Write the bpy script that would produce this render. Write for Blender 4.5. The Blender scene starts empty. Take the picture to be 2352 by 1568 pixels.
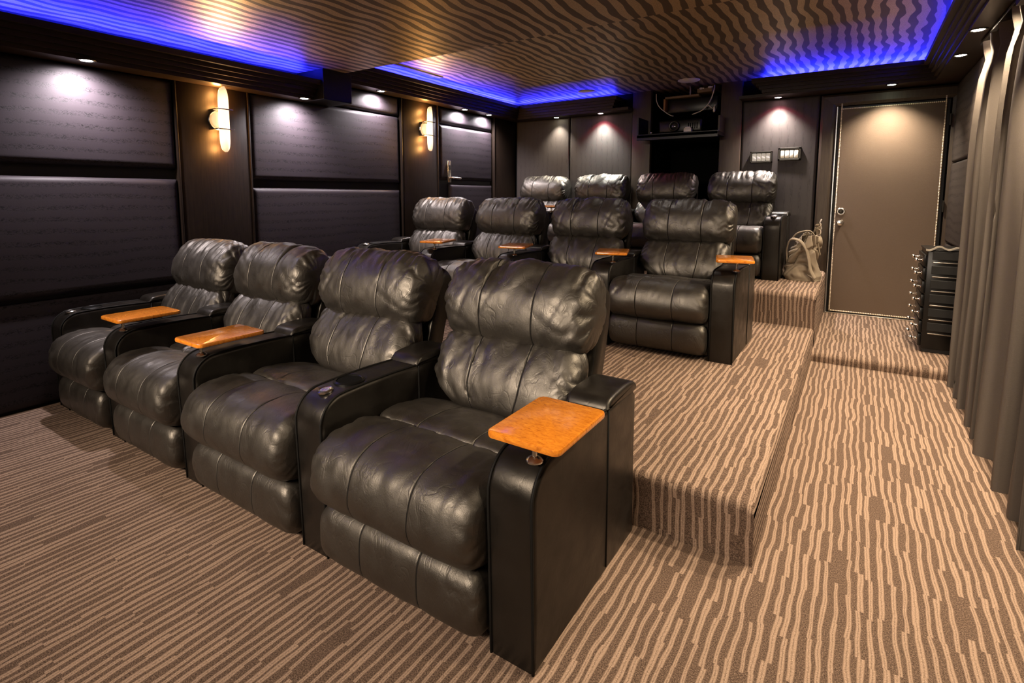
import bpy, bmesh, math, random
import numpy as np
from mathutils import Vector, Matrix

# ------------------------------------------------------------------ scene, camera, light
sc = bpy.context.scene
COL = sc.collection
PI = math.pi
W_, H_ = 2352, 1568
CAM = (0.6154, -1.0680, 1.2172)
YAW, PITCH = 0.5835, -0.10495
F_, CX, CY = 1220.97, 1161.7, 576.9
cd = bpy.data.cameras.new('camera')
cam = bpy.data.objects.new('camera', cd)
COL.objects.link(cam)
cam.location = CAM
cam.rotation_euler = (PI / 2 + PITCH, 0, YAW)
cd.sensor_width = 36
cd.lens = F_ / W_ * 36
cd.shift_x = (W_ / 2 - CX) / W_
cd.shift_y = (CY - H_ / 2) / W_
cd.clip_start = 0.02
sc.camera = cam
w = bpy.data.worlds.new('world')
sc.world = w
w.use_nodes = True
w.node_tree.nodes['Background'].inputs[0].default_value = (0.5, 0.4, 0.35, 1)
w.node_tree.nodes['Background'].inputs[1].default_value = 0.02
vs = sc.view_settings
vs.view_transform = 'Standard'
vs.look = 'None'
vs.gamma = 1
vs.use_curve_mapping = False
vs.exposure = 0.08
sc.cycles.use_denoising = True
sc.cycles.max_bounces = 8
sc.cycles.sample_clamp_indirect = 6

def lamp(kind, name, loc, energy, color, parent=None, **kw):
    d = bpy.data.lights.new(name, kind)
    d.energy = energy
    d.color = color
    tgt = kw.pop('target', None)
    for k, v in kw.items():
        setattr(d, k, v)
    o = bpy.data.objects.new(name, d)
    COL.objects.link(o)
    o.location = loc
    if tgt is not None:
        o.rotation_euler = (Vector(tgt) - Vector(loc)).to_track_quat('-Z', 'Y').to_euler()
    if parent:
        o.parent = parent
    return o

# added front key and ceiling fill lights, plus further right soffit lamps
WARM = (1.0, 0.80, 0.56)
NEUT = (1.0, 0.93, 0.90)
FRONT_KEY = lamp('AREA', 'front_key_light', (-1.2, -2.7, 2.02), 35, (1, .82, .64), shape='RECTANGLE', size=2.6, size_y=.35, target=(-1.15, 0.5, 0.5))  # added warm key light for the chair fronts, no fixture behind it
FRONT_KEY.data.spread = math.radians(60)
for x_, y_, e_ in ((1.11, 2.44, 125), (1.11, 1.76, 150), (1.11, 1.08, 120), (1.11, 0.40, 66), (1.11, -0.30, 30), (1.11, -1.6, 22)):
    lamp('SPOT', 'right_soffit_lamp', (x_, y_, 2.15 if y_ > 1.93 else 1.955), e_, WARM, spot_size=2.1, spot_blend=0.8, shadow_soft_size=0.03, target=(x_ - .3, y_, 0))
for x_, y_, e_ in ((-2.4, 3.1, 9), (-.9, 3.1, 8), (-2.3, -1.5, 15), (-0.6, -1.7, 10)):
    lamp('SPOT', 'ceiling_fill', (x_, y_, 2.36 if y_ > 1.9 else 2.18), e_, NEUT if y_ > 1 else (1, .86, .68), spot_size=1.9, spot_blend=0.8, shadow_soft_size=0.05, target=(x_, y_, 0))  # added downward fill for floor and seats, no fixtures in the ceiling

# ------------------------------------------------------------------ helpers
class B:
    """collects shapes that end up in one mesh object"""
    def __init__(s):
        s.v, s.f = [], []
    def add(s, v, f):
        o = len(s.v)
        s.v.extend([tuple(map(float, p)) for p in v])
        s.f.extend([tuple(i + o for i in q) for q in f])
        return s
    def box(s, x0, x1, y0, y1, z0, z1):
        v = [(x, y, z) for x in (x0, x1) for y in (y0, y1) for z in (z0, z1)]
        return s.add(v, [(0, 1, 3, 2), (4, 6, 7, 5), (0, 4, 5, 1), (2, 3, 7, 6), (0, 2, 6, 4), (1, 5, 7, 3)])
    def rbox(s, x0, x1, y0, y1, z0, z1, r=.005, seg=2):
        bm = bmesh.new()
        vv = [bm.verts.new(p) for p in [(x, y, z) for x in (x0, x1) for y in (y0, y1) for z in (z0, z1)]]
        for q in [(0, 1, 3, 2), (4, 6, 7, 5), (0, 4, 5, 1), (2, 3, 7, 6), (0, 2, 6, 4), (1, 5, 7, 3)]:
            bm.faces.new([vv[i] for i in q])
        bmesh.ops.bevel(bm, geom=bm.edges[:], offset=r, segments=seg, affect='EDGES', profile=.5)
        bm.verts.index_update()
        s.add([p.co[:] for p in bm.verts], [tuple(p.index for p in f.verts) for f in bm.faces])
        bm.free()
        return s
    def tube(s, path, r, seg=8, closed=False, flat=1.0):
        P = [Vector(p) for p in path]
        n = len(P)
        rs = r if isinstance(r, (list, tuple)) else [r] * n
        rings = []
        up = None
        for i in range(n):
            a = P[(i - 1) % n] if (closed or i) else P[i]
            b = P[(i + 1) % n] if (closed or i < n - 1) else P[i]
            t = (b - a).normalized()
            if up is None:
                up = Vector((0, 0, 1)) if abs(t.z) < .9 else Vector((1, 0, 0))
            sx = t.cross(up)
            if sx.length < 1e-6:
                sx = t.orthogonal()
            sx.normalize()
            up = sx.cross(t).normalized()
            rings.append([P[i] + sx * math.cos(2 * PI * k / seg) * rs[i] + up * math.sin(2 * PI * k / seg) * rs[i] * flat for k in range(seg)])
        v = [p for q in rings for p in q]
        f = []
        for i in range(n if closed else n - 1):
            j = (i + 1) % n
            for k in range(seg):
                l = (k + 1) % seg
                f.append((i * seg + k, i * seg + l, j * seg + l, j * seg + k))
        if not closed:
            f.append(tuple(range(seg))[::-1])
            f.append(tuple((n - 1) * seg + k for k in range(seg)))
        return s.add(v, f)
    def lathe(s, prof, seg=24, M=None):
        """prof: (radius, height) pairs revolved about Z, then moved by M"""
        M = M or Matrix()
        n = len(prof)
        v, f = [], []
        for (r, h) in prof:
            for k in range(seg):
                a = 2 * PI * k / seg
                v.append(M @ Vector((r * math.cos(a), r * math.sin(a), h)))
        for i in range(n - 1):
            for k in range(seg):
                l = (k + 1) % seg
                f.append((i * seg + k, i * seg + l, (i + 1) * seg + l, (i + 1) * seg + k))
        f.append(tuple(range(seg))[::-1])
        f.append(tuple((n - 1) * seg + k for k in range(seg)))
        return s.add(v, f)
    def grid(s, A, cu=False, cv=False, caps=False):
        n, m = A.shape[:2]
        f = []
        for i in range(n if cu else n - 1):
            for j in range(m if cv else m - 1):
                f.append((i * m + j, i * m + (j + 1) % m, ((i + 1) % n) * m + (j + 1) % m, ((i + 1) % n) * m + j))
        if caps:
            f.append(tuple(range(m))[::-1])
            f.append(tuple((n - 1) * m + k for k in range(m)))
        return s.add(A.reshape(-1, 3).tolist(), f)
    def sweep(s, prof, stations, closed=True):
        """prof: list of (d, z); stations: functions (d, z) -> point"""
        A = np.array([[st(d, z) for (d, z) in prof] for st in stations], float)
        return s.grid(A, cv=closed, caps=closed)
    def obj(s, name, mat, parent=None, smooth=False, fix=True):
        me = bpy.data.meshes.new(name)
        me.from_pydata(s.v, [], s.f)
        me.materials.append(mat)
        if fix:
            bm = bmesh.new()
            bm.from_mesh(me)
            bmesh.ops.recalc_face_normals(bm, faces=bm.faces)
            bm.to_mesh(me)
            bm.free()
        if smooth:
            me.polygons.foreach_set('use_smooth', [True] * len(me.polygons))
            if smooth != 'all':
                try:
                    me.set_sharp_from_angle(angle=math.radians(40))
                except Exception:
                    pass
        me.update()
        o = bpy.data.objects.new(name, me)
        COL.objects.link(o)
        if parent:
            o.parent = parent
        return o

def tag(o, label, cat=None, group=None, kind=None):
    o['label'] = label
    if cat:
        o['category'] = cat
    if group:
        o['group'] = group
    if kind:
        o['kind'] = kind
    return o

def thing(name, label, cat, loc=(0, 0, 0), rz=0, group=None):
    o = bpy.data.objects.new(name, None)
    o.empty_display_size = .1
    COL.objects.link(o)
    o.location = loc
    o.rotation_euler = (0, 0, rz)
    return tag(o, label, cat, group)

def struct(o, label):
    o['kind'] = 'structure'
    o['label'] = label
    return o

def inst(me, name, parent, loc=(0, 0, 0), rot=(0, 0, 0)):
    o = bpy.data.objects.new(name, me)
    COL.objects.link(o)
    o.parent = parent
    o.location = loc
    o.rotation_euler = rot
    return o

def copy_tree(o, parent=None):
    c = o.copy()
    COL.objects.link(c)
    if parent:
        c.parent = parent
    for ch in list(o.children):
        copy_tree(ch, c)
    return c

# value noise in numpy
def _h(ix, iy, seed):
    n = (ix.astype(np.int64) * 374761393 + iy.astype(np.int64) * 668265263 + int(seed) * 974634777) & 0x7fffffff
    n = ((n ^ (n >> 13)) * 1274126177) & 0x7fffffff
    n = (n ^ (n >> 16)) & 0xffff
    return n / 65535.0
def noise2(x, y, seed=0):
    x, y = np.broadcast_arrays(np.asarray(x, float), np.asarray(y, float))
    ix, iy = np.floor(x), np.floor(y)
    fx, fy = x - ix, y - iy
    fx = fx * fx * (3 - 2 * fx)
    fy = fy * fy * (3 - 2 * fy)
    a, b, c, d = _h(ix, iy, seed), _h(ix + 1, iy, seed), _h(ix, iy + 1, seed), _h(ix + 1, iy + 1, seed)
    return (a * (1 - fx) + b * fx) * (1 - fy) + (c * (1 - fx) + d * fx) * fy
def fbm(x, y, seed=0, o=3):
    t, a, s = 0, .5, 0
    for k in range(o):
        t = t + a * noise2(x * 2 ** k, y * 2 ** k, seed + k * 17)
        s += a
        a *= .5
    return t / s
def ridge(x, y, seed=0):
    return 1 - np.abs(2 * noise2(x, y, seed) - 1)
def sstep(a, b, x):
    t = np.clip((x - a) / (b - a), 0, 1)
    return t * t * (3 - 2 * t)

# ------------------------------------------------------------------ materials
class Mat:
    def __init__(s, name, base=(.5, .5, .5), rough=.5, metal=0., spec=.5, coat=0., emit=None, estr=0.):
        s.m = bpy.data.materials.new(name)
        s.m.use_nodes = True
        s.t = s.m.node_tree
        s.b = s.t.nodes['Principled BSDF']
        s.set('Base Color', (*base, 1))
        s.set('Roughness', rough)
        s.set('Metallic', metal)
        s.set('Specular IOR Level', spec)
        s.set('Coat Weight', coat)
        if coat:
            s.set('Coat Roughness', .08)
        if emit:
            s.set('Emission Color', (*emit, 1))
            s.set('Emission Strength', estr)
    def set(s, k, v):
        if hasattr(v, 'is_output'):
            s.t.links.new(v, s.b.inputs[k])
        else:
            s.b.inputs[k].default_value = v
    def n(s, typ, ins=None, **pr):
        nd = s.t.nodes.new('ShaderNode' + typ)
        for k, v in pr.items():
            setattr(nd, k, v)
        for k, v in (ins or {}).items():
            if hasattr(v, 'is_output'):
                s.t.links.new(v, nd.inputs[k])
            else:
                nd.inputs[k].default_value = v
        return nd
    def math(s, op, a, b=0.0, c=0.0):
        return s.n('Math', {0: a, 1: b, 2: c}, operation=op).outputs[0]
    def coord(s, kind='Object', scale=(1, 1, 1), rot=(0, 0, 0)):
        tc = s.n('TexCoord').outputs[kind]
        return s.n('Mapping', {'Vector': tc, 'Scale': scale, 'Rotation': rot}).outputs[0]
    def noise(s, vec, scale=5, detail=2, rough=.5, dist=0):
        return s.n('TexNoise', {'Vector': vec, 'Scale': scale, 'Detail': detail, 'Roughness': rough, 'Distortion': dist}).outputs['Fac']
    def ramp(s, fac, stops):
        r = s.n('ValToRGB', {'Fac': fac})
        e = r.color_ramp.elements
        while len(e) < len(stops):
            e.new(.5)
        for k, (p, c) in enumerate(stops):
            e[k].position = p
            e[k].color = (*c, 1) if len(c) == 3 else c
        return r.outputs[0]
    def mix(s, fac, a, b):
        m = s.n('Mix', data_type='RGBA')
        for k, v in ((0, fac), (6, a), (7, b)):
            if hasattr(v, 'is_output'):
                s.t.links.new(v, m.inputs[k])
            else:
                m.inputs[k].default_value = (*v, 1) if isinstance(v, tuple) and len(v) == 3 else v
        return m.outputs[2]
    def bump(s, h, strength=.5, dist=.002, prev=None):
        ins = {'Height': h, 'Strength': strength, 'Distance': dist}
        if prev is not None:
            ins['Normal'] = prev
        o = s.n('Bump', ins).outputs[0]
        s.set('Normal', o)
        return o

def m_leather(name, base, rough, amt=1.0, spec=.95):
    M = Mat(name, base, rough, spec=spec)
    M.set('IOR', 1.56)
    M.set('Specular Tint', (1, .92, .81, 1))
    v = M.coord()
    n1 = M.noise(v, 9, 3)
    M.set('Base Color', M.ramp(n1, [(.3, tuple(c * .75 for c in base)), (.7, tuple(c * 1.3 for c in base))]))
    M.set('Roughness', M.n('MapRange', {0: M.noise(v, 14, 4), 1: .3, 2: .7, 3: rough - .07, 4: rough + .09}).outputs[0])
    vo = M.n('TexVoronoi', {'Vector': v, 'Scale': 420}, feature='F1').outputs['Distance']
    b1 = M.bump(vo, .14 * amt, .0012)
    n2 = M.noise(v, 38, 5, .62, .9)
    b2 = M.bump(n2, .16 * amt, .005, b1)
    vs_ = M.n('Mapping', {'Vector': M.coord(), 'Scale': (1.6, 1, .8), 'Rotation': (.3, .5, .2)}).outputs[0]
    n3 = M.noise(vs_, 6, 3, .55, 1.1)
    line = M.n('MapRange', {0: M.math('ABSOLUTE', M.math('SUBTRACT', n3, .5)), 1: 0., 2: .028, 3: 0., 4: 1.}).outputs[0]
    n4 = M.noise(vs_, 17, 2, .5, 1.6)
    line2 = M.n('MapRange', {0: M.math('ABSOLUTE', M.math('SUBTRACT', n4, .5)), 1: 0., 2: .03, 3: .4, 4: 1.}).outputs[0]
    M.bump(M.math('ADD', line, M.math('MULTIPLY', line2, .3)), .13 * amt, .004, b2)
    return M.m

LEATHER = m_leather('black_leather', (.0090, .0075, .0062), .465)
LEATHER_SMOOTH = m_leather('black_arm_leather', (.0060, .0050, .0042), .37, .35, .38)

def m_wood(name, c0, c1, rough, sc_=(40, 40, 3), coat=0, spec=.5):
    M = Mat(name, c0, rough, coat=coat, spec=spec)
    v = M.coord(scale=sc_)
    n = M.noise(v, 2.2, 5, .6, .6)
    M.set('Base Color', M.ramp(n, [(.3, c0), (.7, c1)]))
    M.bump(n, .12, .001)
    return M.m
WOOD = m_wood('dark_veneer', (.0075, .0044, .0028), (.016, .0098, .0062), .5, spec=.15)
WOODH = m_wood('dark_cornice_wood', (.018, .0105, .0065), (.030, .018, .011), .42, (30, 3, 30), spec=.3)
BROWNWOOD = m_wood('brown_veneer', (.036, .0235, .0145), (.058, .039, .025), .5)

def m_tray():
    M = Mat('burl_tray', (.6, .22, .03), .22, coat=.6)
    v = M.coord(scale=(1, 1, 1))
    a = M.noise(M.coord(scale=(22, 75, 40)), 2.0, 5, .65, 1.2)
    b = M.noise(v, 26, 3, .6, 1.5)
    col = M.ramp(a, [(.30, (.25, .060, .006)), (.44, (.56, .175, .016)), (.62, (.72, .26, .024)), (.8, (.82, .36, .045))])
    M.set('Base Color', M.mix(M.math('MULTIPLY', b, .5), col, (.50, .145, .012)))
    return M.m
TRAY = m_tray()
CHROME = Mat('brushed_nickel', (.72, .68, .62), .22, 1).m
STEEL = Mat('dark_steel', (.06, .056, .05), .4, 1).m
BLACK = Mat('black_paint', (.006, .006, .006), .5).m
VOID = Mat('black_felt', (.002, .002, .002), .9, spec=.1).m
WHITE = Mat('white_plastic', (.72, .68, .62), .4).m
SPEAKER = Mat('painted_grille', (.80, .72, .66), .6).m
CABLE = Mat('white_cable', (.55, .50, .44), .5).m
BLACKGLOSS = Mat('black_lacquer', (.004, .004, .004), .3, spec=.35).m
NAIL = Mat('nailhead_metal', (.85, .72, .56), .5, .6).m
GLASSY = Mat('lens_glass', (.02, .02, .025), .05, 0, .8).m

def m_carpet(name):
    M = Mat(name, (.3, .2, .13), .95, spec=.15)
    geo = M.n('NewGeometry')
    pos = M.n('SeparateXYZ', {0: geo.outputs['Position']})
    nrm = M.n('SeparateXYZ', {0: geo.outputs['True Normal']})
    X, Y, Z = pos.outputs
    side = M.math('GREATER_THAN', M.math('ABSOLUTE', nrm.outputs[0]), .6)
    u = M.math('SUBTRACT', X, M.math('MULTIPLY', Z, side))
    vv = M.math('ADD', Y, Z)
    P = .0285
    wob = M.noise(M.n('CombineXYZ', {0: M.math('MULTIPLY', u, 11), 1: M.math('MULTIPLY', vv, 5), 2: 0}).outputs[0], 1.0, 2)
    us = M.math('ADD', M.math('DIVIDE', u, P), M.math('MULTIPLY', wob, .9))
    def layer(off, seglen, jog, seed):
        U = M.math('ADD', us, off)
        i = M.math('FLOOR', U)
        f = M.math('SUBTRACT', M.math('SUBTRACT', U, i), .5)
        r0 = M.n('TexWhiteNoise', {'W': M.math('ADD', i, seed)}, noise_dimensions='1D').outputs[0]
        s = M.math('FLOOR', M.math('ADD', M.math('DIVIDE', vv, seglen), M.math('MULTIPLY', r0, 17.3)))
        wn = M.n('TexWhiteNoise', {'Vector': M.n('CombineXYZ', {0: i, 1: s, 2: seed}).outputs[0]}, noise_dimensions='3D')
        g = M.math('ABSOLUTE', M.math('SUBTRACT', f, M.math('MULTIPLY', M.math('SUBTRACT', wn.outputs[0], .5), jog)))
        g = M.math('ADD', g, M.math('MULTIPLY', M.math('SUBTRACT', spk, .5), .22))
        col = M.n('SeparateColor', {0: wn.outputs[1]})
        hw = M.math('ADD', .15, M.math('MULTIPLY', col.outputs[1], .12))
        on = M.math('GREATER_THAN', col.outputs[2], .03)
        m = M.math('MULTIPLY', M.n('MapRange', {0: g, 1: M.math('SUBTRACT', hw, .05), 2: M.math('ADD', hw, .05), 3: 1., 4: 0.}).outputs[0], on)
        gap = M.n('MapRange', {0: g, 1: .02, 2: .06, 3: .45, 4: 0.}).outputs[0]
        return M.math('MULTIPLY', m, M.math('SUBTRACT', 1.0, gap))
    sp = M.noise(geo.outputs['Position'], 260, 2, .7)
    sp2 = M.noise(geo.outputs['Position'], 700, 1, .5)
    spk = M.math('ADD', M.math('MULTIPLY', sp, .6), M.math('MULTIPLY', sp2, .4))
    lay = layer(0, .19, .40, 3.)
    dark = M.ramp(spk, [(.36, (.026, .016, .011)), (.5, (.098, .063, .045)), (.64, (.235, .162, .120))])
    light = M.ramp(spk, [(.34, (.20, .135, .092)), (.5, (.305, .21, .153)), (.66, (.425, .31, .235))])
    M.set('Base Color', M.mix(lay, dark, light))
    M.bump(M.math('ADD', spk, M.math('MULTIPLY', lay, .4)), .5, .004)
    return M.m
CARPET = m_carpet('striped_carpet')

def m_ceiling():
    M = Mat('zebra_wallpaper', (.3, .2, .1), .45, spec=.5)
    pos = M.n('SeparateXYZ', {0: M.n('NewGeometry').outputs['Position']})
    X, Y, Z = pos.outputs
    front = M.math('LESS_THAN', Z, 2.3)
    P = .083
    Yo = M.math('ADD', Y, M.math('MULTIPLY', front, 7.37))
    v3 = M.n('CombineXYZ', {0: M.math('MULTIPLY', X, 3.2), 1: M.math('MULTIPLY', Yo, 4.0), 2: 0}).outputs[0]
    wob = M.noise(v3, 1.0, 0)
    v4 = M.n('CombineXYZ', {0: M.math('MULTIPLY', X, 1.2), 1: M.math('MULTIPLY', Yo, .8), 2: 3}).outputs[0]
    wob2 = M.noise(v4, 1.0, 1)
    v5 = M.n('CombineXYZ', {0: M.math('MULTIPLY', X, 8), 1: M.math('MULTIPLY', Yo, 8), 2: 5}).outputs[0]
    wid = M.noise(v5, 1.0, 0)
    ph = M.math('ADD', M.math('DIVIDE', X, P), M.math('ADD', M.math('MULTIPLY', wob, .95), M.math('MULTIPLY', wob2, 1.6)))
    s = M.math('SINE', M.math('MULTIPLY', ph, 2 * PI))
    s = M.math('ADD', s, M.math('MULTIPLY', M.math('SUBTRACT', wid, .5), 1.5))
    m = M.n('MapRange', {0: s, 1: -.16, 2: -.02, 3: 0., 4: 1.}).outputs[0]
    gr = M.noise(M.n('NewGeometry').outputs['Position'], 240, 2, .6)
    light = M.ramp(gr, [(.35, (.42, .30, .17)), (.65, (.68, .51, .31))])
    M.set('Base Color', M.mix(m, (.095, .064, .040), light))
    M.set('Roughness', M.n('MapRange', {0: m, 1: 0., 2: 1., 3: .52, 4: .45}).outputs[0])
    M.set('Metallic', M.math('ADD', .15, M.math('MULTIPLY', m, .40)))
    M.bump(gr, .08, .001)
    return M.m
CEIL = m_ceiling()

def m_fabric(name, c, rough=.7, rows=True, scale=1.0, vert=False, relief=.5):
    M = Mat(name, c, rough, spec=.22)
    v = M.coord()
    sx = (60, 60, 150) if not vert else (120, 34, 14)
    a = M.noise(M.n('Mapping', {'Vector': v, 'Scale': sx}).outputs[0], scale, 3, .65, 1.4)
    fine = M.noise(v, 420, 2, .6)
    if rows:
        xyz = M.n('SeparateXYZ', {0: v})
        drift = M.math('MULTIPLY', M.noise(v, 2.5, 1), .06)
        band = M.math('SINE', M.math('MULTIPLY', M.math('ADD', xyz.outputs[0 if vert else 2], drift), 2 * PI / .068))
        bm = M.n('MapRange', {0: band, 1: -.1, 2: .9, 3: 0.05, 4: 1.}).outputs[0]
        marks = M.n('MapRange', {0: a, 1: .50, 2: .60, 3: 0., 4: 1.}).outputs[0]
        h = M.math('MULTIPLY', marks, bm)
    else:
        h = a
    M.set('Base Color', M.ramp(h, [(.0, tuple(k * 1.08 for k in c)), (.9, tuple(k * ((.75 if vert else .22) if rows else .8) for k in c))]))
    M.bump(M.math('ADD', M.math('MULTIPLY', h, -1.0 if rows else 1.0), M.math('MULTIPLY', fine, .35)), relief, .004)
    return M.m
PANEL = m_fabric('aubergine_wall_fabric', (.023, .018, .0213), .55, relief=.16)
BACKPANEL = m_fabric('taupe_wall_fabric', (.046, .039, .036), .52, True, 1.0, True, .12)
RPANEL = m_fabric('brown_wall_fabric', (.045, .035, .032), .65)
DOORFAB = m_fabric('door_fabric', (.15, .105, .074), .55, False, 3.0, False, .45)
CURTAIN = m_fabric('taupe_curtain', (.115, .096, .082), .62, False, 2.2, False, .30)
CANVAS = m_fabric('khaki_canvas', (.27, .215, .155), .8, False, 6., False, .2)
DARKWALL = Mat('dark_wall', (.008, .006, .005), .8).m

def emis(name, col, s):
    return Mat(name, (.8, .8, .8), .5, emit=col, estr=s).m
E_SPOT = emis('lamp_white', (1, .95, .92), 60)
E_WARM = emis('lamp_warm', (1, .80, .62), 60)
E_RED = emis('lamp_rose', (1, .55, .58), 40)
E_GREEN = emis('lamp_greenish', (.85, 1, .72), 50)
E_YEL = emis('lamp_yellowish', (1, .92, .66), 50)
def m_sconce():
    M = Mat('sconce_glass', (.8, .7, .6), .4, emit=(1, .70, .38), estr=2.)
    z = M.math('ABSOLUTE', M.n('SeparateXYZ', {0: M.coord()}).outputs[2])
    M.set('Emission Strength', M.n('MapRange', {0: z, 1: .12, 2: .225, 3: 2.3, 4: .75}, interpolation_type='SMOOTHSTEP').outputs[0])
    return M.m
E_SCONCE = m_sconce()
E_BOWL = emis('sconce_bowl', (1, .60, .25), 1.0)
E_LED = emis('blue_led', (.03, .04, 1), 3)
E_AMBER = emis('amber_button', (.9, .62, .28), .25)
E_CREAM = emis('cream_button', (1, .86, .66), .25)

# ------------------------------------------------------------------ setting
XL, XR, YB, YF = -3.27, 1.30, 5.0, -3.9
XP, YP, H1 = .3924, .7288, .218
YP2, H2 = 3.47, .48
YL, HL = 3.36, .07
ZSF, ZSR = 1.975, 2.175           # soffit undersides, front and rear
ZCF, ZCR = 2.205, 2.385           # ceilings, front and rear
YSTEP = 1.93

struct(B().box(XL - .1, XR + .1, YF, YB + .1, -.1, 0).obj('floor', CARPET), 'brown carpet with pale broken stripes covering the aisle and front floor')

def platform(name, x0, x1, y0, y1, z0, z1, r, label, round_right=True, overhang=0.):
    """carpeted riser with a rounded front nosing and right edge"""
    prof = [(y1, z0), (y0 + .012, z0)]
    n = 7
    prof.append((y0 + .010, z1 - 2.2 * r))
    for k in range(n + 1):
        a = PI - k / n * PI / 2
        prof.append((y0 + r + math.cos(a) * r, z1 - r + math.sin(a) * r))
    for t in (.2, .5, .8):
        prof.append((y0 + r + (y1 - y0 - r) * t, z1))
    prof.append((y1, z1))
    st = [lambda d, z, x=x0: (x, d, z)]
    if round_right:
        for k in range(6):
            a = k / 5 * PI / 2
            xx = x1 - r + math.sin(a) * r
            dz = r - math.cos(a) * r
            st.append(lambda d, z, xx=xx, dz=dz: (xx, d, z - dz * (1 if z > z1 - r * .99 else 0)))
    else:
        st.append(lambda d, z: (x1, d, z))
    o = B().sweep(prof, st).obj(name, CARPET, smooth=True)
    return struct(o, label)
platform('floor_riser', XL, XP, YP, YP2 + .1, 0, H1, .03, 'carpeted first riser under the middle row of recliners')
platform('floor_riser', XL, XP, YP2, YB, 0, H2, .04, 'carpeted second riser under the back row of recliners')
platform('floor_landing', XP - .02, XR, YL, YB, 0, HL, .035, 'low carpeted landing step in front of the door', False)

# walls
wl = struct(B().box(XL - .12, XL, YF, YB + .1, 0, 2.6).obj('wall_left', DARKWALL), 'dark wall hung with aubergine padded panels')
wr = struct(B().box(XR, XR + .12, YF, YB + .1, 0, 2.6).obj('wall_right', DARKWALL), 'dark wall behind the taupe curtain')
struct(B().box(XL - .1, XR + .1, YF - .1, YF, 0, 2.6).obj('wall_front', DARKWALL), 'dark front wall opposite the door')
b = B()
NX0, NX1 = -1.392, -.646         # niche
b.box(XL - .1, NX0, YB, YB + .1, 0, 2.6).box(NX1, XR + .1, YB, YB + .1, 0, 2.6)
b.box(NX0, NX1, YB + .75, YB + .8, 0, 2.6).box(NX0 - .05, NX0, YB, YB + .8, 0, 2.6).box(NX1, NX1 + .05, YB, YB + .8, 0, 2.6)
wb = struct(b.obj('wall_back', VOID), 'back wall with dark projector niche and taupe fabric panels')

def padded(y0, y1, z0, z1, depth=.05, r=.035, edge=.012):
    """upholstered panel standing proud of the wall: local frame a (along), b (up), d (out)"""
    nu, nv = 26, 18
    us = np.concatenate([y0 + r * (1 - np.cos(np.linspace(0, PI / 2, 6))), np.linspace(y0 + r * 1.2, y1 - r * 1.2, nu), y1 - r * (1 - np.sin(np.linspace(0, PI / 2, 6)))])
    vs_ = np.concatenate([z0 + r * (1 - np.cos(np.linspace(0, PI / 2, 6))), np.linspace(z0 + r * 1.2, z1 - r * 1.2, nv), z1 - r * (1 - np.sin(np.linspace(0, PI / 2, 6)))])
    U, V = np.meshgrid(us, vs_, indexing='ij')
    e = np.minimum(np.minimum(U - y0, y1 - U), np.minimum(V - z0, z1 - V))
    t = np.clip(e / r, 0, 1)
    D = edge + (depth - edge) * np.sqrt(np.clip(1 - (1 - t) ** 2, 0, 1))
    D = D + .010 * np.sin(PI * np.clip((V - z0) / (z1 - z0), 0, 1)) * np.sin(PI * np.clip((U - y0) / (y1 - y0), 0, 1)) ** .5 + .003 * (fbm(U * 3, V * 3, 5) - .5)
    return U, V, D

def pad_grid(bld, U, V, D, f):
    bld.grid(f(U, V, D))
    for sl in (np.s_[0, :], np.s_[-1, :], np.s_[:, 0], np.s_[:, -1]):
        u, v, d = U[sl], V[sl], D[sl]
        bld.grid(np.stack([f(u, v, d), f(u, v, d * 0 - .001)]))
    return bld

def left_pad(y0, y1, z0, z1, parent=wl, depth=.05):
    return pad_grid(B(), *padded(y0, y1, z0, z1, depth), lambda U, V, D: np.stack([XL + D, U, V], -1)).obj('padded_panel', PANEL, parent, smooth='all')
for (y0, y1) in ((-3.4, -1.36), (-1.32, .735)):
    left_pad(y0, y1, 0.02, .615, depth=.028)
    left_pad(y0, y1, .64, 1.325)
    left_pad(y0, y1, 1.395, ZSF)
left_pad(1.265, 2.83, .05, .60, depth=.028)
left_pad(1.265, 2.83, .63, 1.275)
left_pad(1.265, 2.83, 1.335, 1.985)
left_pad(1.265, 2.83, 1.995, ZSR)
def pil(x0, x1, y0, y1, z0, z1, mat, parent, name='pilaster'):
    return B().rbox(x0, x1, y0, y1, z0, z1, .004, 2).obj(name, mat, parent, smooth=True)
pil(XL - .01, XL + .055, .75, 1.245, 0, ZSF, WOOD, wl)
pil(XL - .01, XL + .055, 2.87, 3.39, 0, ZSR, WOOD, wl)
pil(XL - .01, XL + .045, 4.50, 4.99, 0, ZSR, WOOD, wl, 'veneer_board')
for y in (.742, 1.252, 2.852, 3.402, 4.475):
    B().rbox(XL - .01, XL + .062, y - .007, y + .007, 0, ZSF if y < 1.5 else ZSR, .003).obj('edge_strip', WOOD, wl, smooth=True)

# padded side door in the left wall
d2 = struct(B().box(XL - .005, XL + .012, 3.43, 4.45, H2, ZSR - .005).obj('door_2', BLACK), 'padded side door between pilaster and rear corner with lever handle')
left_pad(3.44, 4.44, 2.0, ZSR - .005, d2)
left_pad(3.44, 4.44, 1.385, 1.985, d2)
left_pad(3.61, 4.44, H2 + .03, 1.345, d2)
hx = XL + .075
hp = B().rbox(hx - .015, hx, 3.545, 3.60, 1.36, 1.60, .006).obj('handle_plate', CHROME, d2, smooth=True)
B().tube([(hx - .01, 3.572, 1.41), (hx + .045, 3.572, 1.41), (hx + .055, 3.585, 1.41), (hx + .055, 3.70, 1.405)], .011, 10).obj('lever', CHROME, hp, smooth=True)
B().rbox(hx - .002, hx + .004, 3.560, 3.585, 1.50, 1.55, .002).obj('keypad', BLACK, hp)

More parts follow.
